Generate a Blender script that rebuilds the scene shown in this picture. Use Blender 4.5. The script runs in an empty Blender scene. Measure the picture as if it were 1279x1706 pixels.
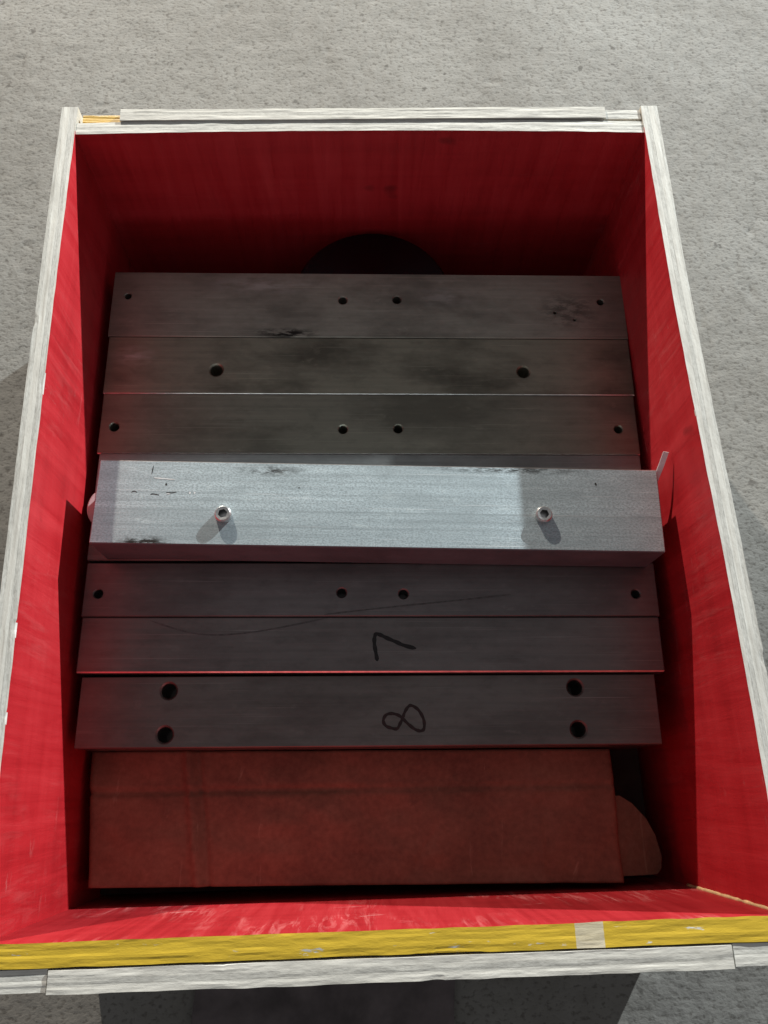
import bpy, bmesh, math
import numpy as np
from mathutils import Vector, Matrix

# ------------------------------------------------------------------ camera, world, lamps, exposure
RIM = 0.215                      # height of the crate rim above the ground (m)
sc = bpy.context.scene
C = sc.collection

cam_d = bpy.data.cameras.new('camera')
cam_d.sensor_fit = 'VERTICAL'; cam_d.sensor_height = 24.0
cam_d.lens = 24.0 * 1330.64 / 1706.0
cam_d.clip_start = 0.01; cam_d.clip_end = 60.0
cam = bpy.data.objects.new('camera', cam_d); C.objects.link(cam)
Rm = Matrix(((0.999251, 0.019023, -0.033713), (-0.029019, 0.944524, -0.327157), (0.025619, 0.32789, 0.944368)))
cam.matrix_world = Matrix.Translation((-0.01208, -0.19452, 0.46433 + RIM)) @ Rm.to_4x4()
sc.camera = cam

w = bpy.data.worlds.new('World'); sc.world = w; w.use_nodes = True
w.node_tree.nodes['Background'].inputs[0].default_value = (0.95, 0.97, 1.0, 1)
w.node_tree.nodes['Background'].inputs[1].default_value = 0.19

def lamp(name, pos, watts, col, radius):
    d = bpy.data.lights.new(name, 'POINT'); d.energy = watts; d.color = col; d.shadow_soft_size = radius
    o = bpy.data.objects.new(name, d); C.objects.link(o)
    o.location = Vector(pos) + Vector((0, 0, RIM))
    return o
lamp('lamp_far_right', (1.78, 2.08, 0.70), 600, (0.89, 0.97, 0.98), 0.017)
lamp('lamp_far_left', (-0.76, 2.22, 0.70), 285, (1.0, 0.92, 0.80), 0.017)

vs = sc.view_settings
vs.view_transform = 'Standard'; vs.look = 'None'; vs.exposure = 0.0; vs.gamma = 1.0
vs.use_curve_mapping = False

# ------------------------------------------------------------------ node helpers
def new_mat(name):
    m = bpy.data.materials.new(name); m.use_nodes = True
    nt = m.node_tree; b = nt.nodes['Principled BSDF']
    return m, nt, b
def N(nt, typ, **kw):
    n = nt.nodes.new(typ)
    for k, v in kw.items(): setattr(n, k, v)
    return n
def coords(nt, scale=(1, 1, 1), loc=(0, 0, 0), rot=(0, 0, 0)):
    tc = N(nt, 'ShaderNodeTexCoord'); mp = N(nt, 'ShaderNodeMapping')
    mp.inputs['Scale'].default_value = scale; mp.inputs['Location'].default_value = loc
    mp.inputs['Rotation'].default_value = rot
    nt.links.new(tc.outputs['Object'], mp.inputs['Vector'])
    return mp.outputs['Vector']
def noise(nt, scale=(1, 1, 1), s=1.0, detail=4, rough=0.55, loc=(0, 0, 0), dist=0.0):
    n = N(nt, 'ShaderNodeTexNoise'); n.inputs['Scale'].default_value = s
    n.inputs['Detail'].default_value = detail; n.inputs['Roughness'].default_value = rough
    n.inputs['Distortion'].default_value = dist
    nt.links.new(coords(nt, scale, loc), n.inputs['Vector'])
    return n.outputs['Fac']
def ramp(nt, fac, stops, interp='LINEAR'):
    r = N(nt, 'ShaderNodeValToRGB'); r.color_ramp.interpolation = interp
    els = r.color_ramp.elements
    while len(els) < len(stops): els.new(0.5)
    for e, (p, c) in zip(els, stops):
        e.position = p; e.color = (c, c, c, 1) if not hasattr(c, '__len__') else (*c, 1)
    nt.links.new(fac, r.inputs[0]); return r.outputs[0]
def mix(nt, fac, a, b, mode='MIX'):
    m = N(nt, 'ShaderNodeMix', data_type='RGBA', blend_type=mode)
    for sock, v in ((m.inputs[0], fac), (m.inputs[6], a), (m.inputs[7], b)):
        if isinstance(v, (int, float)): sock.default_value = v
        elif isinstance(v, tuple): sock.default_value = (*v, 1)
        else: nt.links.new(v, sock)
    return m.outputs[2]
def math_n(nt, op, a, b=0.0, clamp=False):
    m = N(nt, 'ShaderNodeMath', operation=op); m.use_clamp = clamp
    for i, v in enumerate((a, b)):
        if isinstance(v, (int, float)): m.inputs[i].default_value = v
        else: nt.links.new(v, m.inputs[i])
    return m.outputs[0]
def bump(nt, bsdf, height, strength=0.3, dist=0.001, prev=None):
    b = N(nt, 'ShaderNodeBump'); b.inputs['Strength'].default_value = strength
    b.inputs['Distance'].default_value = dist
    nt.links.new(height, b.inputs['Height'])
    if prev is not None: nt.links.new(prev, b.inputs['Normal'])
    nt.links.new(b.outputs[0], bsdf.inputs['Normal']); return b.outputs[0]
def blob(nt, centre, radii, soft=0.5):
    """elliptical stain mask in object space, 1 inside, 0 outside"""
    v = coords(nt, tuple(1 / r for r in radii), tuple(-c / r for c, r in zip(centre, radii)))
    ln = N(nt, 'ShaderNodeVectorMath', operation='LENGTH'); nt.links.new(v, ln.inputs[0])
    mr = N(nt, 'ShaderNodeMapRange'); mr.inputs[1].default_value = 1.0; mr.inputs[2].default_value = 1.0 - soft
    nt.links.new(ln.outputs['Value'], mr.inputs[0]); return mr.outputs[0]

# ------------------------------------------------------------------ materials
def mat_concrete():
    m, nt, b = new_mat('rough_concrete')
    big = noise(nt, s=5, detail=3); mid = noise(nt, s=38, detail=4); fine = noise(nt, (1, 1.35, 1), s=215, detail=4, rough=0.55)
    col = ramp(nt, big, [(0.30, (0.172, 0.162, 0.148)), (0.70, (0.245, 0.238, 0.224))])
    col = mix(nt, ramp(nt, mid, [(0.35, 0.0), (0.75, 0.45)]), col, (0.28, 0.27, 0.255))
    col = mix(nt, ramp(nt, fine, [(0.34, 0.72), (0.47, 0.0)]), col, (0.105, 0.096, 0.086))
    pits = noise(nt, s=75, detail=2, loc=(3, 7, 1))
    col = mix(nt, ramp(nt, pits, [(0.27, 0.70), (0.34, 0.0)]), col, (0.08, 0.073, 0.066))
    nt.links.new(col, b.inputs['Base Color']); b.inputs['Roughness'].default_value = 0.92
    b.inputs['Specular IOR Level'].default_value = 0.25
    bump(nt, b, fine, 0.45, 0.0016)
    return m
def mat_ply_edge(name, tint=(1, 1, 1), seed=0.0, paint=None):
    """cut edge of plywood: grey white veneer plies running along local x, stacked along local y"""
    m, nt, b = new_mat(name)
    streak = noise(nt, (16, 800, 60), detail=6, rough=0.65, loc=(seed, seed * 3, 0))
    fibre = noise(nt, (260, 900, 200), detail=4, rough=0.65, loc=(seed, 1, 0))
    wav = noise(nt, (10, 0, 0), detail=4, loc=(seed, 0, 0))
    tc = N(nt, 'ShaderNodeTexCoord'); sp = N(nt, 'ShaderNodeSeparateXYZ'); nt.links.new(tc.outputs['Object'], sp.inputs[0])
    yy = math_n(nt, 'ADD', sp.outputs['Y'], math_n(nt, 'MULTIPLY', math_n(nt, 'SUBTRACT', wav, 0.5), 0.0030))
    ply = math_n(nt, 'FRACT', math_n(nt, 'ADD', math_n(nt, 'MULTIPLY', yy, 1 / 0.0074), 50.37 + seed * 0.13))
    band = ramp(nt, ply, [(0.0, 0.0), (0.50, 0.0), (0.54, 1.0), (0.88, 0.9), (0.92, 0.0), (1.0, 0.0)])       # end grain plies
    line = ramp(nt, ply, [(0.50, 0.0), (0.53, 1.0), (0.57, 0.0), (0.88, 0.0), (0.905, 1.0), (0.93, 0.0)])     # glue lines
    base = ramp(nt, streak, [(0.25, (0.56, 0.54, 0.495)), (0.48, (0.72, 0.70, 0.65)), (0.75, (0.80, 0.785, 0.735))])
    col = mix(nt, ramp(nt, fibre, [(0.32, 0.28), (0.50, 0.0)]), base, (0.46, 0.44, 0.40))
    endg = ramp(nt, fibre, [(0.30, (0.30, 0.295, 0.275)), (0.60, (0.60, 0.59, 0.555))])
    col = mix(nt, math_n(nt, 'MULTIPLY', band, 0.55), col, endg)
    brk = noise(nt, (30, 0, 0), detail=4, rough=0.7, loc=(seed + 3, 0, 0))
    col = mix(nt, math_n(nt, 'MULTIPLY', line, ramp(nt, brk, [(0.42, 0.08), (0.60, 0.75)])), col, (0.13, 0.12, 0.11))
    gaps = noise(nt, (26, 600, 50), detail=4, loc=(seed + 5, 2, 0))
    col = mix(nt, ramp(nt, gaps, [(0.27, 1.0), (0.31, 0.0)]), col, (0.05, 0.045, 0.04))
    dirt = noise(nt, (25, 60, 25), detail=5, loc=(seed, 9, 0))
    col = mix(nt, ramp(nt, dirt, [(0.48, 0.0), (0.72, 0.55)]), col, (0.38, 0.365, 0.335))
    if paint:
        wear = noise(nt, (40, 190, 60), detail=5, rough=0.65, loc=(seed, 4, 0))
        pm = ramp(nt, wear, [(0.33, 0.0), (0.37, 1.0)])
        pc = mix(nt, ramp(nt, streak, [(0.35, 0.5), (0.6, 0.0)]), paint, tuple(c * 0.72 for c in paint))
        if paint[0] > 0.5 and seed == 4.0:     # unpainted gap left in the yellow rim
            v = coords(nt, (1 / 0.0085, 0, 0), (-0.105 / 0.0085, 0, 0))
            ln = N(nt, 'ShaderNodeVectorMath', operation='LENGTH'); nt.links.new(v, ln.inputs[0])
            gap = math_n(nt, 'LESS_THAN', math_n(nt, 'ADD', ln.outputs['Value'], math_n(nt, 'MULTIPLY', streak, 0.12)), 0.95)
            pm = mix(nt, math_n(nt, 'MULTIPLY', gap, 0.68), pm, (0, 0, 0))
        col = mix(nt, pm, col, pc)
    col = mix(nt, 1.0, col, tint, 'MULTIPLY')
    nt.links.new(col, b.inputs['Base Color']); b.inputs['Roughness'].default_value = 0.5 if paint else 0.8
    b.inputs['Specular IOR Level'].default_value = 0.3
    bump(nt, b, fibre, 0.25, 0.0005)
    return m
def mat_red(name, seed, wear_amt, tone=1.0, stroke=(5, 40, 70)):
    m, nt, b = new_mat(name)
    brush = noise(nt, stroke, detail=5, loc=(seed, 0, 0), rough=0.65)
    brush_v = noise(nt, (95, 20, 7), detail=5, loc=(seed, 3, 0), rough=0.65, dist=0.4)
    cl = noise(nt, s=7, detail=4, loc=(seed, 1, 0))
    f = math_n(nt, 'ADD', math_n(nt, 'MULTIPLY', brush, 0.30), math_n(nt, 'ADD', math_n(nt, 'MULTIPLY', brush_v, 0.35), math_n(nt, 'MULTIPLY', cl, 0.35)))
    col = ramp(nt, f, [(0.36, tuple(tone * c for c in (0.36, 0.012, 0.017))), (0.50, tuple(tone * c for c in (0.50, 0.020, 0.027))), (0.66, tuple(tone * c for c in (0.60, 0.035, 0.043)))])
    # dry brush marks where the pale ground shows through
    dry = noise(nt, (120, 40, 14), detail=5, rough=0.7, loc=(seed, 8, 2), dist=1.2)
    reg = ramp(nt, noise(nt, s=11, detail=2, loc=(seed, 5, 5)), [(0.44, 0.0), (0.60, 1.0)])
    col = mix(nt, math_n(nt, 'MULTIPLY', ramp(nt, dry, [(0.50, 0.0), (0.74, wear_amt)]), reg), col, (0.70, 0.24, 0.23))
    scr = noise(nt, (22, 60, 130), detail=5, rough=0.7, loc=(seed, 8, 2), dist=0.8)
    col = mix(nt, math_n(nt, 'MULTIPLY', ramp(nt, scr, [(0.63, 0.0), (0.69, wear_amt)]), reg), col, (0.75, 0.48, 0.45))
    knots = noise(nt, s=24, detail=2, loc=(seed + 2, 0, 4))
    col = mix(nt, ramp(nt, knots, [(0.24, 0.65), (0.30, 0.0)]), col, (0.16, 0.01, 0.012))
    nt.links.new(col, b.inputs['Base Color'])
    nt.links.new(ramp(nt, brush_v, [(0.3, 0.36), (0.7, 0.58)]), b.inputs['Roughness'])
    b.inputs['Specular IOR Level'].default_value = 0.4
    n1 = bump(nt, b, brush, 0.25, 0.0012)
    bump(nt, b, brush_v, 0.35, 0.0012, n1)
    return m
def mat_ply_face():
    m, nt, b = new_mat('weathered_plywood_face')
    g = noise(nt, (3, 3, 60), detail=5, rough=0.6)
    nt.links.new(ramp(nt, g, [(0.3, (0.40, 0.36, 0.30)), (0.7, (0.60, 0.56, 0.49))]), b.inputs['Base Color'])
    b.inputs['Roughness'].default_value = 0.85; bump(nt, b, g, 0.3, 0.0008)
    return m
def mat_steel(name, base=(0.30, 0.285, 0.27), rough=0.42, metallic=0.75, seed=0.0, stain=0.5, rust=0.3, half=0.2, speck=0.0, lines=False, smudges=(), pale=()):
    m, nt, b = new_mat(name)
    st = noise(nt, (6, 260, 60), detail=5, rough=0.6, loc=(seed, seed, 0))
    cl = noise(nt, (10, 22, 10), detail=5, rough=0.62, loc=(seed, 3, 0))
    gr = noise(nt, (1, 1.6, 1), s=620, detail=4, rough=0.7, loc=(seed, 0, 0))
    col = mix(nt, ramp(nt, st, [(0.3, 0.38), (0.62, 0.0)]), base, tuple(c * 0.5 for c in base))
    col = mix(nt, ramp(nt, cl, [(0.44, 0.0), (0.64, min(1.0, stain * 1.25))]), col, tuple(c * 0.36 for c in base))
    if lines:                                  # long milling lines and a duller lower half
        tcl = N(nt, 'ShaderNodeTexCoord'); spl = N(nt, 'ShaderNodeSeparateXYZ'); nt.links.new(tcl.outputs['Object'], spl.inputs[0])
        wv = math_n(nt, 'ADD', spl.outputs['Y'], math_n(nt, 'MULTIPLY', st, 0.0008))
        for yc, wd, am in ((-0.0050, 0.0012, 0.55), (0.0010, 0.0007, 0.25), (0.0075, 0.0006, 0.18), (-0.0165, 0.0009, 0.25)):
            d = math_n(nt, 'DIVIDE', math_n(nt, 'ABSOLUTE', math_n(nt, 'SUBTRACT', wv, yc)), wd)
            col = mix(nt, math_n(nt, 'MULTIPLY', math_n(nt, 'SUBTRACT', 1.0, d, True), am), col, tuple(c * 0.45 for c in base))
        low = N(nt, 'ShaderNodeMapRange'); low.inputs[1].default_value = -0.004; low.inputs[2].default_value = -0.007; nt.links.new(wv, low.inputs[0])
        col = mix(nt, math_n(nt, 'MULTIPLY', low.outputs[0], 0.30), col, tuple(c * 0.5 for c in base))
    if speck:
        col = mix(nt, ramp(nt, gr, [(0.42, speck), (0.54, 0.0)]), col, tuple(c * 0.45 for c in base))
    mot = noise(nt, (55, 110, 55), detail=6, rough=0.7, loc=(seed, 6, 0))
    col = mix(nt, ramp(nt, mot, [(0.50, 0.0), (0.70, 0.38)]), col, tuple(c * 0.45 for c in base))
    col = mix(nt, ramp(nt, mot, [(0.30, 0.25), (0.42, 0.0)]), col, tuple(min(1, c * 1.5) for c in base))
    for k, (sx, sy) in enumerate(((7, 1500), (9, 1300))):
        hv = N(nt, 'ShaderNodeTexNoise'); hv.inputs['Scale'].default_value = 1.0; hv.inputs['Detail'].default_value = 2
        nt.links.new(coords(nt, (sx, sy, 40), (seed + k * 3, 7, 0), (0, 0, (0.05, -0.35)[k])), hv.inputs['Vector'])
        col = mix(nt, ramp(nt, hv.outputs['Fac'], [(0.68, 0.0), (0.72, (0.55, 0.35)[k])]), col, tuple(min(1, c * 1.9) for c in base))
    # brown rust film towards both ends
    tc = N(nt, 'ShaderNodeTexCoord'); sp = N(nt, 'ShaderNodeSeparateXYZ'); nt.links.new(tc.outputs['Object'], sp.inputs[0])
    ends = math_n(nt, 'SUBTRACT', math_n(nt, 'DIVIDE', math_n(nt, 'ABSOLUTE', sp.outputs['X']), half), 0.45)
    rm = math_n(nt, 'MULTIPLY', math_n(nt, 'MULTIPLY', ends, rust * 2.2, True), ramp(nt, cl, [(0.3, 1.0), (0.6, 0.25)]), True)
    col = mix(nt, rm, col, (0.105, 0.060, 0.042))
    for c, r, amt, f in smudges:
        bl = blob(nt, c, r, 0.9)
        bn = ramp(nt, noise(nt, (90, 260, 90), detail=5, loc=(f, 1, 0), rough=0.7), [(0.42, 0.0), (0.55, 1.0)])
        col = mix(nt, math_n(nt, 'MULTIPLY', math_n(nt, 'MULTIPLY', bl, bn), amt, True), col, (0.025, 0.022, 0.02))
    for c, r, amt, f in pale:
        bl = blob(nt, c, r, 0.9)
        bn = ramp(nt, noise(nt, (60, 200, 60), detail=4, loc=(f, 5, 0)), [(0.36, 0.0), (0.6, 1.0)])
        col = mix(nt, math_n(nt, 'MULTIPLY', math_n(nt, 'MULTIPLY', bl, bn), amt, True), col, (0.55, 0.52, 0.50))
    nt.links.new(col, b.inputs['Base Color']); b.inputs['Metallic'].default_value = metallic
    nt.links.new(ramp(nt, math_n(nt, 'ADD', math_n(nt, 'MULTIPLY', st, 0.5), math_n(nt, 'MULTIPLY', cl, 0.5)),
                      [(0.3, rough - 0.08), (0.7, rough + 0.14)]), b.inputs['Roughness'])
    n1 = bump(nt, b, st, 0.10, 0.0004)
    if speck: bump(nt, b, gr, 0.25, 0.0003, n1)
    return m
def mat_plain(name, col, rough=0.6, metallic=0.0, var=0.25, s=60, spec=0.4, bmp=0.15, trans=0.0):
    m, nt, b = new_mat(name)
    n = noise(nt, s=s, detail=4)
    c = ramp(nt, n, [(0.3, tuple(x * (1 - var) for x in col)), (0.7, tuple(min(1, x * (1 + var)) for x in col))])
    nt.links.new(c, b.inputs['Base Color']); b.inputs['Roughness'].default_value = rough
    b.inputs['Metallic'].default_value = metallic; b.inputs['Specular IOR Level'].default_value = spec
    if trans:
        b.inputs['Transmission Weight'].default_value = trans
    bump(nt, b, n, bmp, 0.0006); return m
def mat_turned():
    m, nt, b = new_mat('dark_turned_steel')
    tc = N(nt, 'ShaderNodeTexCoord')
    ln = N(nt, 'ShaderNodeVectorMath', operation='LENGTH'); nt.links.new(tc.outputs['Object'], ln.inputs[0])
    rings = math_n(nt, 'SINE', math_n(nt, 'MULTIPLY', ln.outputs['Value'], 3200.0))
    b.inputs['Base Color'].default_value = (0.030, 0.033, 0.040, 1); b.inputs['Metallic'].default_value = 1.0
    b.inputs['Roughness'].default_value = 0.26; b.inputs['Anisotropic'].default_value = 0.8
    tg = N(nt, 'ShaderNodeTangent', direction_type='RADIAL', axis='Z'); nt.links.new(tg.outputs[0], b.inputs['Tangent'])
    bump(nt, b, rings, 0.12, 0.0002); return m
def mat_cardboard(name='brown_cardboard', tone=(1.0, 1.0, 1.0)):
    m, nt, b = new_mat(name)
    fl = noise(nt, (420, 3, 3), detail=2); cl = noise(nt, s=16, detail=5, rough=0.65); fb = noise(nt, s=260, detail=4, rough=0.7)
    f = math_n(nt, 'ADD', math_n(nt, 'MULTIPLY', fb, 0.40), math_n(nt, 'MULTIPLY', cl, 0.60))
    col = ramp(nt, f, [(0.36, (0.150, 0.068, 0.045)), (0.52, (0.225, 0.105, 0.068)), (0.66, (0.285, 0.145, 0.095))])
    sc = noise(nt, (60, 14, 10), detail=5, rough=0.7, loc=(4, 2, 0), dist=1.0)
    col = mix(nt, ramp(nt, sc, [(0.64, 0.0), (0.70, 0.6)]), col, (0.36, 0.23, 0.16))
    st = noise(nt, s=34, detail=4, loc=(9, 1, 0), rough=0.7)
    col = mix(nt, ramp(nt, st, [(0.26, 0.35), (0.36, 0.0)]), col, (0.06, 0.035, 0.025))
    col = mix(nt, 1.0, col, tone, 'MULTIPLY')
    nt.links.new(col, b.inputs['Base Color']); b.inputs['Roughness'].default_value = 0.8
    n1 = bump(nt, b, fl, 0.18, 0.0006); bump(nt, b, fb, 0.2, 0.0004, n1); return m

M_ground = mat_concrete()
M_ply = mat_ply_edge('plywood_cut_edge', seed=1.0)
M_ply2 = mat_ply_edge('plywood_cut_edge_batten', tint=(0.97, 0.96, 0.95), seed=2.5)
M_yellow = mat_ply_edge('yellow_painted_ply_edge', seed=4.0, paint=(0.70, 0.47, 0.045))
M_yellow2 = mat_ply_edge('yellow_painted_batten_end', seed=7.0, paint=(0.62, 0.38, 0.06))
M_red_far = mat_red('red_paint_far', 1.0, 0.06)
M_red_side = mat_red('red_paint_side', 6.0, 0.20)
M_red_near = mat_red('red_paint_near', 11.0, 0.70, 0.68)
M_face = mat_ply_face()
M_black = mat_plain('black_marker_ink', (0.010, 0.009, 0.010), 0.5, var=0.4, s=300)
M_card = mat_cardboard()

# ------------------------------------------------------------------ mesh helpers
def link(name, me, mats, parent=None, loc=(0, 0, 0), rz=0.0):
    o = bpy.data.objects.new(name, me); C.objects.link(o)
    for m in (mats if isinstance(mats, (list, tuple)) else [mats]): me.materials.append(m)
    o.location = loc; o.rotation_euler = (0, 0, rz)
    if parent is not None: o.parent = parent
    return o
def from_bm(bm, name):
    me = bpy.data.meshes.new(name); bm.to_mesh(me); bm.free(); return me
def tag(o, label, cat, group=None):
    o['label'] = label; o['category'] = cat
    if group: o['group'] = group
    return o
def empty(name, loc=(0, 0, 0), rz=0.0):
    o = bpy.data.objects.new(name, None); C.objects.link(o); o.location = loc; o.rotation_euler = (0, 0, rz)
    o.empty_display_size = 0.02; return o

def vnoise(nx, ny, cells_x, cells_y, rng):
    """smooth value noise on an nx x ny grid"""
    g = rng.random((cells_y + 3, cells_x + 3))
    x = np.linspace(0, cells_x, nx); y = np.linspace(0, cells_y, ny)
    xi = np.minimum(x.astype(int), cells_x); yi = np.minimum(y.astype(int), cells_y)
    fx = x - xi; fy = y - yi; fx = fx * fx * (3 - 2 * fx); fy = fy * fy * (3 - 2 * fy)
    a = g[np.ix_(yi, xi)]; b = g[np.ix_(yi, xi + 1)]; c = g[np.ix_(yi + 1, xi)]; d = g[np.ix_(yi + 1, xi + 1)]
    fx = fx[None, :]; fy = fy[:, None]
    return (a * (1 - fx) + b * fx) * (1 - fy) + (c * (1 - fx) + d * fx) * fy - 0.5

# ------------------------------------------------------------------ ground
def build_ground():
    rng = np.random.default_rng(7)
    st = 0.0028
    def axis(lo, hi, lim):
        mid = np.arange(lo, hi, st)
        out = [0.01, 0.03, 0.08, 0.2, 0.5, 1.0, 2.0, 4.0]
        return np.concatenate([[lo - o for o in out[::-1] if True], mid, [mid[-1] + o for o in out]])
    xs = axis(-0.62, 0.66, 4); ys = axis(-0.42, 0.86, 4)
    nx, ny = len(xs), len(ys)
    h = (vnoise(nx, ny, nx // 60, ny // 60, rng) * 0.0008 + vnoise(nx, ny, nx // 14, ny // 14, rng) * 0.0004
         + vnoise(nx, ny, nx // 5, ny // 5, rng) * 0.0005 + vnoise(nx, ny, int(nx / 2.2), int(ny / 2.2), rng) * 0.0007)
    pit = vnoise(nx, ny, nx // 4, ny // 4, rng); h -= np.clip(pit - 0.38, 0, 1) * 0.010
    X, Y = np.meshgrid(xs, ys)
    co = np.stack([X, Y, h], -1).reshape(-1, 3).astype(np.float32)
    idx = np.arange(nx * ny).reshape(ny, nx)
    q = np.stack([idx[:-1, :-1], idx[:-1, 1:], idx[1:, 1:], idx[1:, :-1]], -1).reshape(-1, 4).astype(np.int32)
    me = bpy.data.meshes.new('ground')
    me.vertices.add(len(co)); me.vertices.foreach_set('co', co.ravel())
    me.loops.add(q.size); me.loops.foreach_set('vertex_index', q.ravel())
    me.polygons.add(len(q)); me.polygons.foreach_set('loop_start', np.arange(0, q.size, 4, dtype=np.int32))
    me.polygons.foreach_set('use_smooth', np.ones(len(q), dtype=bool))
    me.update(calc_edges=True)
    o = link('ground', me, M_ground); o['kind'] = 'structure'
    o['label'] = 'rough pale grey concrete ground under the crate'
build_ground()

# ------------------------------------------------------------------ crate
def board(name, length, thick, height, mats, parent, loc, rz, seed, bow=None, rag=0.00014, chips=(), plies=5, zj=0.00013):
    """plywood board standing on edge: local x along it, +y its inner (painted) side, top at z=0.
    mats = [cut edge, inner face, outer face]"""
    rng = np.random.default_rng(seed)
    nx = max(6, int(length / 0.0022)); ny = 11
    xs = np.linspace(-length / 2, length / 2, nx); ys = np.linspace(-thick / 2, thick / 2, ny)
    step = rng.uniform(-1, 1, plies)
    lay = np.array([step[min(plies - 1, int(i / ny * plies))] for i in range(ny)])
    z = lay[:, None] * 0.00006 + vnoise(nx, ny, max(1, nx // 9), 6, rng) * zj * 2 + vnoise(nx, ny, nx // 3, 9, rng) * zj
    e0 = vnoise(nx, 1, max(1, nx // 5), 1, rng)[0] * rag * 2 + vnoise(nx, 1, max(1, nx // 30), 1, rng)[0] * rag * 2
    e1 = vnoise(nx, 1, max(1, nx // 5), 1, rng)[0] * rag * 2 + vnoise(nx, 1, max(1, nx // 30), 1, rng)[0] * rag * 2
    for cx, cw, side, dep in chips:
        g = np.clip(1 - ((xs - cx) / cw) ** 2, 0, 1) * dep * (0.7 + 0.6 * rng.random(nx))
        if side > 0: e1 -= g; z[-2:, :] -= g * 0.25
        else: e0 += g; z[:2, :] -= g * 0.25
    chipped = {1: np.zeros(nx, bool), -1: np.zeros(nx, bool)}
    for cx, cw, side, dep in chips: chipped[side] |= np.abs(xs - cx) < cw
    off = np.array([bow(x) for x in xs]) if bow else np.zeros(nx)
    V = []; F = []; MI = []
    for j in range(ny):
        t = j / (ny - 1)
        for i in range(nx):
            V.append((xs[i], ys[j] + e0[i] * (1 - t) + e1[i] * t + off[i], z[j, i]))
    I = lambda j, i: j * nx + i
    for j in range(ny - 1):
        for i in range(nx - 1): F.append((I(j, i), I(j, i + 1), I(j + 1, i + 1), I(j + 1, i))); MI.append(0)
    # painted faces: top row, a row just below, and the bottom
    def wall(j, y, mi, flip, ch):
        r1 = len(V); V.extend((xs[i], y + off[i], -0.0013) for i in range(nx))
        r2 = len(V); V.extend((xs[i], y + off[i], -height) for i in range(nx))
        for i in range(nx - 1):
            for a, b2 in ((lambda k: I(j, k), lambda k: r1 + k), (lambda k: r1 + k, lambda k: r2 + k)):
                f = (a(i), b2(i), b2(i + 1), a(i + 1)); F.append(f if flip else f[::-1]); MI.append(0 if (ch[i] and f[0] < nx * ny) else (2 if mi == 1 and abs(xs[i]) > 0.2655 else mi))
        return r2
    b0 = wall(0, -thick / 2, 2, True, chipped[-1]); b1 = wall(ny - 1, thick / 2, 1, False, chipped[1])
    for i in range(nx - 1): F.append((b0 + i, b1 + i, b1 + i + 1, b0 + i + 1)); MI.append(2)
    for i in (0, nx - 1):
        ring = [I(j, i) for j in range(ny)] + [b1 - nx + i, b1 + i, b0 + i, b0 - nx + i]
        F.append(ring if i == 0 else ring[::-1]); MI.append(0)
    me = bpy.data.meshes.new(name); me.from_pydata(V, [], F); me.update()
    me.polygons.foreach_set('material_index', MI)
    bm = bmesh.new(); bm.from_mesh(me); bmesh.ops.recalc_face_normals(bm, faces=bm.faces); bm.to_mesh(me); bm.free()
    return link(name, me, mats, parent, loc, rz)

crate = tag(empty('wooden_crate'), 'open plywood crate painted red inside, near rim painted yellow, standing on concrete', 'crate')
HW = 0.2125
# side panels: local +y must point to the inside
bl = lambda x: -0.0035 * (1 - (x / 0.29) ** 2) * 0.5        # slight outward bow
lp = board('side_panel', 0.5745, 0.0115, HW, [M_ply, M_red_side, M_face], crate, (-0.2157, 0.0, RIM), -math.pi / 2 + 0.0075, 3,
           bow=bl, chips=[(-0.060, 0.008, 1, 0.0005), (0.100, 0.0045, 1, 0.0012), (0.150, 0.003, 1, 0.0006), (-0.105, 0.006, -1, 0.0009)])
rp = board('side_panel', 0.5745, 0.0125, HW, [M_ply, M_red_side, M_face], crate, (0.2162, 0.0, RIM), math.pi / 2 + 0.0100, 5,
           bow=lambda x: 0.0010 * math.sin(x * 14), chips=[(-0.13, 0.006, -1, 0.0008), (0.03, 0.003, 1, 0.0003)])
# end panels between the sides (inner leaf) with outer battens
fp = board('end_panel', 0.425, 0.0105, HW, [M_ply, M_red_far, M_face], crate, (-0.001, 0.2692, RIM - 0.0008), math.pi, 8,
           bow=lambda x: -0.0028 * (1 - (x / 0.21) ** 2) + 0.0016, chips=[])
npn = board('end_panel', 0.4265, 0.0118, HW, [M_yellow, M_red_near, M_face], crate, (0.0005, -0.2700, RIM - 0.0004), 0.0, 12,
            rag=0.0002, chips=[(-0.02, 0.012, -1, 0.0008), (0.03, 0.02, -1, 0.0009)])
fb = board('batten', 0.3606, 0.0100, 0.10, [M_ply2, M_ply2, M_face], crate, (-0.0003, 0.2801, RIM + 0.0004), math.pi, 14, bow=lambda x: 0.0008 * math.sin(x * 9))
board('batten', 0.0280, 0.0066, 0.10, [M_yellow2, M_yellow2, M_yellow2], crate, (-0.1950, 0.2792, RIM - 0.0035), math.pi, 15)
board('batten', 0.0268, 0.0082, 0.10, [M_ply, M_ply, M_face], crate, (0.1937, 0.2801, RIM - 0.0012), math.pi, 16)
board('batten', 0.3530, 0.0110, 0.10, [M_ply2, M_ply2, M_face], crate, (0.0030, -0.2826, RIM - 0.0002), 0.0, 17, rag=0.00025,
      chips=[(0.02, 0.006, -1, 0.0006), (-0.09, 0.01, 1, 0.0007)])
board('batten', 0.0360, 0.0105, 0.10, [M_ply, M_ply, M_face], crate, (-0.1923, -0.2818, RIM - 0.0014), 0.0, 18)
board('batten', 0.0300, 0.0105, 0.10, [M_ply, M_ply, M_face], crate, (0.1955, -0.2819, RIM - 0.0010), 0.0, 19)
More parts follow.
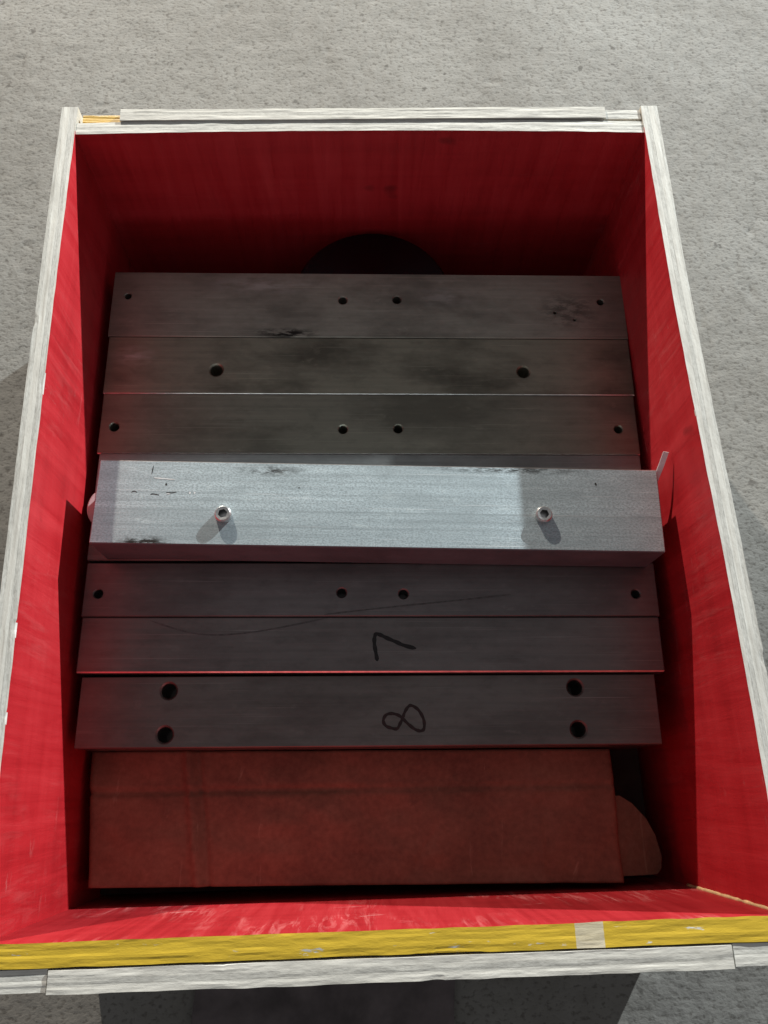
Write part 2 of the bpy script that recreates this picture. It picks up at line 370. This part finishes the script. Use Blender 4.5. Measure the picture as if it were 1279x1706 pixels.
# floor panel, coloured near black to stand in for the deep shade inside
bm = bmesh.new(); bmesh.ops.create_cube(bm, size=1.0, matrix=Matrix.Diagonal((0.416, 0.524, 0.016, 1)))
link('floor_panel', from_bm(bm, 'floor_panel'), [mat_plain('shade_dark_plywood', (0.045, 0.035, 0.03), 0.85)], crate, (0, -0.001, RIM - 0.203))
# pale line of filler running down the near right inside corner
def tube(pts, r, seg=6, flat=1.0):
    bm = bmesh.new(); rings = []
    for k, p in enumerate(pts):
        a = Vector(pts[max(0, k - 1)]); b = Vector(pts[min(len(pts) - 1, k + 1)]); t = (b - a).normalized()
        u = t.cross(Vector((0, 0, 1)) if abs(t.z) < 0.9 else Vector((1, 0, 0))).normalized(); v = t.cross(u)
        rr = r if not hasattr(r, '__len__') else r[k]
        rings.append([bm.verts.new(Vector(p) + u * rr * math.cos(2 * math.pi * s / seg) + v * rr * flat * math.sin(2 * math.pi * s / seg)) for s in range(seg)])
    for a, b in zip(rings, rings[1:]):
        for s in range(seg): bm.faces.new((a[s], a[(s + 1) % seg], b[(s + 1) % seg], b[s]))
    bm.faces.new(rings[0][::-1]); bm.faces.new(rings[-1]); bmesh.ops.recalc_face_normals(bm, faces=bm.faces)
    for f in bm.faces: f.smooth = True
    return bm
rng = np.random.default_rng(3)
fil = [(0.2120 + rng.normal() * 0.0002, -0.2639, RIM - 0.003 - 0.135 * k / 24) for k in range(25)]
M_fill = mat_plain('tan_wood_filler', (0.62, 0.40, 0.20), 0.7, s=200)
link('corner_filler', from_bm(tube(fil, [0.0010 + 0.0005 * rng.random() for _ in fil]), 'corner_filler'), [M_fill], crate)

# ------------------------------------------------------------------ steel bars
def lathe(profile, seg=28):
    bm = bmesh.new(); rings = []
    for r, z in profile:
        rings.append([bm.verts.new((r * math.cos(2 * math.pi * s / seg), r * math.sin(2 * math.pi * s / seg), z)) for s in range(seg)])
    for a, b in zip(rings, rings[1:]):
        for s in range(seg): bm.faces.new((a[s], a[(s + 1) % seg], b[(s + 1) % seg], b[s]))
    bm.faces.new(rings[0][::-1]); bm.faces.new(rings[-1]); bmesh.ops.recalc_face_normals(bm, faces=bm.faces)
    return bm
def brighten_edge(me, W, side):
    """chamfer along the near (-1) or far (+1) top edge gets a brighter steel: second material"""
    for p in me.polygons:
        p.material_index = 1 if side and p.normal.z > 0.3 and p.normal.y * side > 0.3 and p.center.y * side > W / 2 - 0.003 else 0
def bar_mesh(name, L, W, H, holes, bev, bright=0):
    bm = bmesh.new()
    bmesh.ops.create_cube(bm, size=1.0, matrix=Matrix.Translation((0, 0, -H / 2)) @ Matrix.Diagonal((L, W, H, 1)))
    bmesh.ops.bevel(bm, geom=list(bm.edges), offset=bev, segments=1, profile=0.5, affect='EDGES')
    me = from_bm(bm, name)
    if not holes:
        brighten_edge(me, W, bright); return me
    cut = bmesh.new()
    for x, y, r, dep in holes:
        c = r * 0.22
        b2 = lathe([(r, -dep), (r, -c), (r + c, 0.0), (r + c, 0.002)])
        bmesh.ops.translate(b2, vec=(x, y, 0), verts=b2.verts)
        tmp = bpy.data.meshes.new('t'); b2.to_mesh(tmp); b2.free(); cut.from_mesh(tmp); bpy.data.meshes.remove(tmp)
    cme = from_bm(cut, 'cutter'); co = bpy.data.objects.new('cutter', cme); C.objects.link(co)
    bo = bpy.data.objects.new('b', me); C.objects.link(bo)
    md = bo.modifiers.new('h', 'BOOLEAN'); md.object = co; md.operation = 'DIFFERENCE'; md.solver = 'EXACT'
    dg = bpy.context.evaluated_depsgraph_get()
    out = bpy.data.meshes.new_from_object(bo.evaluated_get(dg)); out.name = name
    bpy.data.objects.remove(bo); bpy.data.objects.remove(co); bpy.data.meshes.remove(cme); bpy.data.meshes.remove(me)
    out.materials.clear(); brighten_edge(out, W, bright)
    return out
def bar(label, cx, cy, top, yaw, L, W, H, mat, holes=(), bev=0.0006, bright=0, group='machined steel bars laid across the crate'):
    o = link('steel_bar', bar_mesh('steel_bar', L, W, H, [(x, y, r, d) for x, y, r, d in holes], bev, bright), [mat, M_bright_edge], None, (cx, cy, RIM + top), yaw)
    return tag(o, label, 'steel bar', group)

M_bright_edge = mat_plain('bright_steel_edge', (0.80, 0.78, 0.76), 0.30, metallic=0.95, var=0.2, s=160)
S = lambda **k: mat_steel(**k)
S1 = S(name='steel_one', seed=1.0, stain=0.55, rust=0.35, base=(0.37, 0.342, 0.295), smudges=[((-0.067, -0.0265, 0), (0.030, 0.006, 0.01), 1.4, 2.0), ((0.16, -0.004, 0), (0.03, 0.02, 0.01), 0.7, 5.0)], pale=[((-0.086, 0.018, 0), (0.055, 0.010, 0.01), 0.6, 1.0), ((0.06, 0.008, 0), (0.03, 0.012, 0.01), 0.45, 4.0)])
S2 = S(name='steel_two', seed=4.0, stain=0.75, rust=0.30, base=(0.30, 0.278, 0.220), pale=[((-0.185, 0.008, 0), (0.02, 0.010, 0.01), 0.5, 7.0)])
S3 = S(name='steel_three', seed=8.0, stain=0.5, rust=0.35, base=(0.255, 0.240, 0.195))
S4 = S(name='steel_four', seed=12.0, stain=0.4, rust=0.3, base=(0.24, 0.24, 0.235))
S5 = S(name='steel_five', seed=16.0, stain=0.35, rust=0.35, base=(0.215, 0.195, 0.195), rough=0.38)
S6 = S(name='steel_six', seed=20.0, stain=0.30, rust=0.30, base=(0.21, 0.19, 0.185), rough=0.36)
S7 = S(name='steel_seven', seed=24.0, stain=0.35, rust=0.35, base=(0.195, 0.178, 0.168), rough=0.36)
SB = S(name='bright_milled_steel', seed=30.0, stain=0.35, rust=0.10, base=(0.60, 0.70, 0.745), rough=0.46, metallic=0.5, speck=0.70, lines=True,
       smudges=[((-0.158, -0.0285, 0), (0.022, 0.005, 0.01), 1.5, 3.0), ((0.09, 0.028, 0), (0.07, 0.004, 0.01), 1.0, 8.0), ((-0.075, 0.024, 0), (0.03, 0.005, 0.01), 0.9, 9.0)])

bar('plain grey steel bar farthest from the yellow rim, four small holes and pits', 0.0016, 0.1731, -0.088, -0.0195, 0.4128, 0.0596, 0.020, S1,
    [(-0.1938, 0.0069, 0.0026, 0.014), (-0.022, 0.0043, 0.0034, 0.016), (0.0216, 0.0052, 0.0034, 0.016), (0.187, 0.0042, 0.0027, 0.014), (0.1489, -0.0062, 0.0012, 0.004), (0.1644, -0.0128, 0.0010, 0.003)])
bar('second steel bar from the far wall, with two large holes set wide apart', 0.001, 0.1181, -0.0884, -0.0197, 0.4113, 0.0500, 0.0196, S2,
    [(-0.1201, -0.0043, 0.0049, 0.016), (0.1195, -0.0047, 0.0047, 0.016)], bev=0.0007, bright=-1)
bar('third steel bar from the far wall, four small holes, beside the bright bar', -0.0002, 0.0678, -0.088, -0.0206, 0.4088, 0.0498, 0.1067, S3,
    [(-0.1934, -0.003, 0.0034, 0.014), (-0.0213, -0.0044, 0.0034, 0.016), (0.0206, -0.0038, 0.0034, 0.016), (0.1894, -0.0037, 0.0031, 0.014)], bev=0.0007, bright=-1)
bar('dark steel bar almost wholly hidden under the raised bright bar', -0.001, 0.0012, -0.0868, -0.0215, 0.4050, 0.0822, 0.1079, S4)
b5 = bar('dark steel bar with four small holes just on the near side of the bright bar', -0.0017, -0.0610, -0.088, -0.0228, 0.4059, 0.0388, 0.1067, S5,
    [(-0.1928, -0.0032, 0.0031, 0.014), (-0.0223, -0.0024, 0.0033, 0.016), (0.0214, -0.0033, 0.0033, 0.016), (0.1872, -0.0033, 0.0031, 0.014)], bev=0.0007)
b6 = bar('dark steel bar without holes, numeral 7 written on it in black marker', -0.0027, -0.0999, -0.088, -0.0231, 0.4040, 0.0384, 0.1067, S6, bev=0.0009, bright=-1)
b7 = bar('dark steel bar nearest the cardboard, numeral 8 in marker and four large holes', -0.0052, -0.1438, -0.095, -0.0202, 0.3964, 0.0473, 0.0997, S7,
    [(-0.1381, 0.0138, 0.0052, 0.03), (-0.1386, -0.0151, 0.0052, 0.03), (0.1416, 0.0146, 0.0052, 0.03), (0.1416, -0.0135, 0.0052, 0.03)])
bb = bar('bright silvery steel bar lying raised on top of the row, two socket screws', 0.0036, -0.0123, -0.048, -0.0381, 0.3861, 0.0600, 0.0385, SB, bev=0.0007, bright=1)
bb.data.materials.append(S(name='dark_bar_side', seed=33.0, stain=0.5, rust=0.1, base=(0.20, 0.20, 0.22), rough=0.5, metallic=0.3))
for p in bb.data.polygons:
    if p.normal.y < -0.7: p.material_index = 2  # near face coloured dark, standing in partly for shadow under the bar

# marker strokes: thin flat ribbons lying on the bar tops
def ribbon(pts, wid, z0=0.00012, sub=6):
    P = [Vector((x, y, 0)) for x, y in pts]; Q = []
    for i in range(len(P) - 1):                                   # Catmull-Rom
        a = P[max(0, i - 1)]; b = P[i]; c = P[i + 1]; d = P[min(len(P) - 1, i + 2)]
        for k in range(sub):
            t = k / sub
            Q.append(0.5 * ((2 * b) + (c - a) * t + (2 * a - 5 * b + 4 * c - d) * t * t + (3 * b - a - 3 * c + d) * t ** 3))
    Q.append(P[-1]); bm = bmesh.new(); pr = None; n = len(Q)
    for i, q in enumerate(Q):
        t = (Q[min(n - 1, i + 1)] - Q[max(0, i - 1)]); t.normalize(); u = Vector((-t.y, t.x, 0))
        e = min(1.0, 0.35 + min(i, n - 1 - i) / 3.0) * (0.88 + 0.12 * math.sin(i * 0.9))
        z = z0 + i * 2e-7
        cur = (bm.verts.new(q + u * wid / 2 * e + Vector((0, 0, z))), bm.verts.new(q - u * wid / 2 * e + Vector((0, 0, z))))
        if pr: bm.faces.new((pr[0], pr[1], cur[1], cur[0]))
        pr = cur
    return from_bm(bm, 'ink')
M_ink8 = mat_plain('dark_brown_marker_ink', (0.022, 0.010, 0.010), 0.5, var=0.4, s=300)
M_faint = mat_plain('faint_dark_line', (0.12, 0.112, 0.112), 0.5, metallic=0.6, s=300)
M_scr = mat_plain('bright_scratch', (0.95, 0.95, 0.95), 0.35, metallic=0.3, s=300)
M_dk = mat_plain('dark_pit', (0.03, 0.03, 0.03), 0.7, s=300)
o = link('marker_numeral', ribbon([(0.0029, -0.0116), (0.0018, -0.0054), (0.0009, 0.0), (0.001, 0.0047), (0.0022, 0.0071), (0.0053, 0.0064), (0.0096, 0.0043), (0.0159, 0.0016), (0.0213, -0.0008), (0.0298, -0.003)], 0.0030), [M_black], b6)
o['label'] = 'black handwritten numeral 7'
o = link('marker_numeral', ribbon([(0.0216, -0.0052), (0.0232, -0.0011), (0.0256, 0.0023), (0.0279, 0.003), (0.0318, 0.0007), (0.0347, -0.0034), (0.0362, -0.0079), (0.0359, -0.0124), (0.0337, -0.0138), (0.0299, -0.0127), (0.0254, -0.0093), (0.0216, -0.0056), (0.0186, -0.0033), (0.014, -0.0022), (0.0101, -0.0033), (0.0084, -0.007), (0.0101, -0.0103), (0.0139, -0.0118), (0.0177, -0.0122), (0.02, -0.0085), (0.0216, -0.0052)], 0.0024), [M_ink8], b7)
o['label'] = 'dark handwritten numeral 8'
link('faint_line', ribbon([(-0.0342, -0.0180), (0.0078, -0.0132), (0.0587, -0.008), (0.0974, -0.0037)], 0.0013, 0.00008), [M_faint], b5)  # faint dark curved line running across both bars
link('faint_line', ribbon([(-0.1547, 0.0166), (-0.1209, 0.0073), (-0.0838, 0.0085), (-0.0341, 0.0180)], 0.0013, 0.00008), [M_faint], b6)
for pts, wd, mt in (([(-0.1549, 0.0174), (-0.148, 0.0168), (-0.1405, 0.0163)], 0.0009, M_scr),
                    ([(-0.1690, 0.0066), (-0.1670, 0.0074), (-0.1650, 0.0064)], 0.0007, M_dk),
                    ([(-0.1560, 0.0052), (-0.1540, 0.0056), (-0.1500, 0.0048)], 0.0008, M_dk),
                    ([(-0.1455, 0.0068), (-0.1420, 0.0066), (-0.1385, 0.0074)], 0.0008, M_dk),
                    ([(-0.1452, 0.0060), (-0.1425, 0.0058)], 0.0007, M_scr),
                    ([(-0.1300, 0.0068), (-0.1288, 0.0066)], 0.0016, M_scr), ([(-0.1268, 0.0069), (-0.1256, 0.0067)], 0.0016, M_scr),
                    ([(-0.1460, 0.0136), (-0.1460, 0.0118)], 0.0016, M_dk), ([(-0.1560, 0.0262), (-0.1566, 0.0200)], 0.0008, M_dk),
                    ([(0.1490, 0.0195), (0.1494, 0.0172)], 0.0016, M_dk), ([(-0.0560, 0.0120), (-0.0550, 0.0118)], 0.0010, M_dk)):
    link('scratch_mark', ribbon(pts, wd, 0.0001, 4), [mt], bb)

# socket screws standing proud of the bright bar
def screw_mesh(r, h, af):
    bm = bmesh.new(); seg = 24; c = r * 0.16
    prof = [(r, -0.0005), (r, h - c), (r - c, h)]
    rings = [[bm.verts.new((a * math.cos(2 * math.pi * s / seg), a * math.sin(2 * math.pi * s / seg), z)) for s in range(seg)] for a, z in prof]
    for a, b in zip(rings, rings[1:]):
        for s in range(seg): bm.faces.new((a[s], a[(s + 1) % seg], b[(s + 1) % seg], b[s]))
    def hexr(t):                                       # radius of hexagon of circumradius af at angle t
        t = (t % (math.pi / 3)) - math.pi / 6; return af * math.cos(math.pi / 6) / math.cos(t)
    hx = []
    for z in (h - 0.0003, h - 0.0048):
        hx.append([bm.verts.new((hexr(2 * math.pi * s / seg) * math.cos(2 * math.pi * s / seg), hexr(2 * math.pi * s / seg) * math.sin(2 * math.pi * s / seg), z)) for s in range(seg)])
    for a, b in ((rings[-1], hx[0]), (hx[0], hx[1])):
        for s in range(seg): bm.faces.new((a[s], a[(s + 1) % seg], b[(s + 1) % seg], b[s]))
    bm.faces.new(hx[1]); bm.faces.new(rings[0][::-1]); bmesh.ops.recalc_face_normals(bm, faces=bm.faces)
    for f in bm.faces: f.material_index = 1 if f.calc_center_median().xy.length < af * 1.01 and f.calc_center_median().z > 0.0005 and len(f.verts) != 3 else 0
    return from_bm(bm, 'set_screw')
M_screw = mat_plain('polished_screw_steel', (0.62, 0.61, 0.60), 0.28, metallic=0.9, var=0.15, s=400)
sm = screw_mesh(0.0056, 0.0052, 0.0032)
s1 = link('set_screw', sm, [M_screw, mat_plain('dark_socket', (0.05, 0.048, 0.046), 0.35, metallic=0.7)], bb, (-0.1053, -0.0092, 0)); s1.rotation_euler = (0, 0, 0.3)  # inside of the hex socket coloured darker than the screw
s2 = s1.copy(); C.objects.link(s2); s2.parent = bb; s2.location = (0.1112, -0.0056, 0); s2.rotation_euler = (0, 0, 0.9)

# ------------------------------------------------------------------ dark turned disc below the far bars
R = 0.0660
bm = lathe([(R - 0.002, -0.0865), (R, -0.0845), (R, -0.0018), (R - 0.0018, 0.0), (0.001, 0.0)], 96)
for f in bm.faces: f.smooth = False
d = link('turned_disc', from_bm(bm, 'turned_disc'), [mat_turned()], None, (0.0045, 0.1940, RIM - 0.1083))
tag(d, 'dark round turned steel disc showing only its rim beside the far red wall', 'steel disc')

# ------------------------------------------------------------------ cardboard carton between the bars and the near wall
def carton():
    root = empty('cardboard_carton', (-0.0150, -0.2120, RIM - 0.195), -0.0225)
    tag(root, 'flat brown cardboard carton lying between the bars and the near wall', 'carton')
    L, W, H = 0.3640, 0.0880, 0.063
    nx, ny = 180, 48; rng = np.random.default_rng(5)
    n = vnoise(nx, ny, 9, 4, rng) * 0.0042 + vnoise(nx, ny, 26, 9, rng) * 0.0014
    V = []; F = []
    for j in range(ny):
        for i in range(nx):
            x = -L / 2 + L * i / (nx - 1); y = -W / 2 + W * j / (ny - 1)
            z = H + n[j, i]
            z += 0.0034 * max(0.0, 1 - abs(x + 0.112 + 0.08 * y) / 0.0045) - 0.0026 * max(0.0, 1 - abs(x + 0.1045 + 0.08 * y) / 0.003)   # crease
            z -= 0.0024 * max(0.0, 1 - abs(y - 0.017 - 0.01 * (x + 0.1)) / 0.003) * (1 if x < 0 else 0.6)
            z -= 0.0016 * math.exp(-((x - 0.6 * y - 0.06) / 0.0025) ** 2) * max(0.0, 1 - abs(y + 0.02) / 0.022)
            z += 0.0012 * math.exp(-((x + 0.15 * math.sin(30 * y) * 0.02 - 0.125) / 0.003) ** 2)
            z -= 0.0015 * max(0.0, 1 - (L / 2 - abs(x)) / 0.002) ** 2
            z -= max(0.0, y - 0.017) * 0.06
            x += 0.0085 * -(y / W + 0.5) * (0.5 - x / L) * 1.0
            V.append((x, y, z))
    for j in range(ny - 1):
        for i in range(nx - 1): F.append((j * nx + i, j * nx + i + 1, (j + 1) * nx + i + 1, (j + 1) * nx + i))
    border = [i for i in range(nx)] + [j * nx + nx - 1 for j in range(1, ny)] + [(ny - 1) * nx + i for i in range(nx - 2, -1, -1)] + [j * nx for j in range(ny - 2, 0, -1)]
    b0 = len(V); V.extend((V[k][0], V[k][1], 0.0) for k in border)
    m = len(border)
    for k in range(m): F.append((border[k], b0 + k, b0 + (k + 1) % m, border[(k + 1) % m]))
    F.append(tuple(range(b0 + m - 1, b0 - 1, -1)))
    me = bpy.data.meshes.new('carton_body'); me.from_pydata(V, [], F); me.update()
    bm = bmesh.new(); bm.from_mesh(me); bmesh.ops.recalc_face_normals(bm, faces=bm.faces); bm.to_mesh(me); bm.free()
    for p in me.polygons: p.use_smooth = p.normal.z > 0.5
    link('carton_body', me, [M_card], root)
    # rounded end flap poking out to the right
    out = [(0.1810, 0.012), (0.1870, 0.0120), (0.1960, 0.0070), (0.2070, -0.0040), (0.2130, -0.0150), (0.2165, -0.0290), (0.2150, -0.0370), (0.2110, -0.0405), (0.1810, -0.0405)]
    P = []
    for i in range(len(out) - 1):
        for k in range(4): P.append(Vector(out[i]).lerp(Vector(out[i + 1]), k / 4))
    P.append(Vector(out[-1]))
    bm = bmesh.new()
    zz = lambda x: 0.058 - 0.30 * (x - 0.181) - 2.0 * (x - 0.181) ** 2
    top = [bm.verts.new((p.x, p.y, zz(p.x))) for p in P]; bot = [bm.verts.new((p.x, p.y, zz(p.x) - 0.004)) for p in P]
    bm.faces.new(top); bm.faces.new(bot[::-1])
    for k in range(len(P)): bm.faces.new((top[k], bot[k], bot[(k + 1) % len(P)], top[(k + 1) % len(P)]))
    bmesh.ops.triangulate(bm, faces=[f for f in bm.faces if len(f.verts) > 4])
    bmesh.ops.recalc_face_normals(bm, faces=bm.faces)
    link('carton_flap', from_bm(bm, 'carton_flap'), [mat_cardboard('dull_brown_cardboard', (0.80, 1.15, 1.15))], root)
carton()

# ------------------------------------------------------------------ white plastic strip and pale tab at the ends of the bright bar
M_white = mat_plain('white_plastic', (0.88, 0.86, 0.88), 0.45, var=0.08, s=120)
def strip(pts, wid, th):
    bm = bmesh.new(); rows = []
    for k, p in enumerate(pts):
        p = Vector(p); y = Vector((1, -0.25, 0.15)).normalized()
        a = Vector(pts[max(0, k - 1)]); b = Vector(pts[min(len(pts) - 1, k + 1)]); t = (b - a).normalized(); n = t.cross(y).normalized()
        rows.append([bm.verts.new(p + y * sy * wid / 2 + n * sn * th / 2) for sy, sn in ((-1, -1), (1, -1), (1, 1), (-1, 1))])
    for a, b in zip(rows, rows[1:]):
        for s in range(4): bm.faces.new((a[s], a[(s + 1) % 4], b[(s + 1) % 4], b[s]))
    bm.faces.new(rows[0][::-1]); bm.faces.new(rows[-1]); bmesh.ops.recalc_face_normals(bm, faces=bm.faces)
    return from_bm(bm, 'plastic_strip')
o = link('plastic_strip', strip([(0.1988, 0.001, RIM - 0.068), (0.1993, 0.004, RIM - 0.063), (0.2000, 0.007, RIM - 0.058), (0.2020, 0.014, RIM - 0.050), (0.2045, 0.0220, RIM - 0.044)], 0.0037, 0.0010), [M_white])
tag(o, 'short white plastic strip sticking up at the right end of the bright bar', 'plastic strip')
M_tab = mat_plain('pale_translucent_plastic', (0.62, 0.50, 0.50), 0.4, var=0.12, s=120)
bm = lathe([(0.0165, 0.0), (0.0172, 0.0004), (0.0172, 0.0008), (0.0165, 0.0012), (0.009, 0.0012), (0.0088, 0.0)], 48)
o = link('plastic_tab', from_bm(bm, 'plastic_tab'), [M_tab], None, (-0.1905, 0.0040, RIM - 0.0880))
tag(o, 'pale rounded plastic edge peeking out at the left end of the bright bar', 'plastic tab')

# ------------------------------------------------------------------ thin dark sheet forming a patch on the ground at the near side
M_sheet = mat_plain('dark_ground_sheet', (0.115, 0.095, 0.098), 0.85, var=0.35, s=45, bmp=0.3)
def ground_sheet():
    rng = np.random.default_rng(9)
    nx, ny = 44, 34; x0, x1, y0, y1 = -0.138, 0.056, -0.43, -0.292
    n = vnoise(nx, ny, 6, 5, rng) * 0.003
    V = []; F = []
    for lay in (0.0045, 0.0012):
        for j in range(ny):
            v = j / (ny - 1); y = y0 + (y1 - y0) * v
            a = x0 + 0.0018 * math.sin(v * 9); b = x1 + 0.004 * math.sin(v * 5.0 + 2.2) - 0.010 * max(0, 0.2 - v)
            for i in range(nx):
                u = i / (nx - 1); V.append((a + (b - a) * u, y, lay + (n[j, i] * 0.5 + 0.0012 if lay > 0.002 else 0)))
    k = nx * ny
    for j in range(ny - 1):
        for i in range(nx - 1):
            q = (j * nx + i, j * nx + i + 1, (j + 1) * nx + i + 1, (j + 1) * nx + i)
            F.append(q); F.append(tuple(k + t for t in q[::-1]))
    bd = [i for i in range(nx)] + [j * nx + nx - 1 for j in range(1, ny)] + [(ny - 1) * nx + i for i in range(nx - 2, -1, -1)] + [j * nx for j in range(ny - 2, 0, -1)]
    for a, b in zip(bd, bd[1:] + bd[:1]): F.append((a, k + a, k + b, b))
    me = bpy.data.meshes.new('ground_sheet'); me.from_pydata(V, [], F); me.update()
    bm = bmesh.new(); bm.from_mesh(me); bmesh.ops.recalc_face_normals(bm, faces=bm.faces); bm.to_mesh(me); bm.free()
    o = link('ground_sheet', me, [M_sheet])
    tag(o, 'thin dark flat patch on the ground below the near plywood rim', 'mat')
ground_sheet()
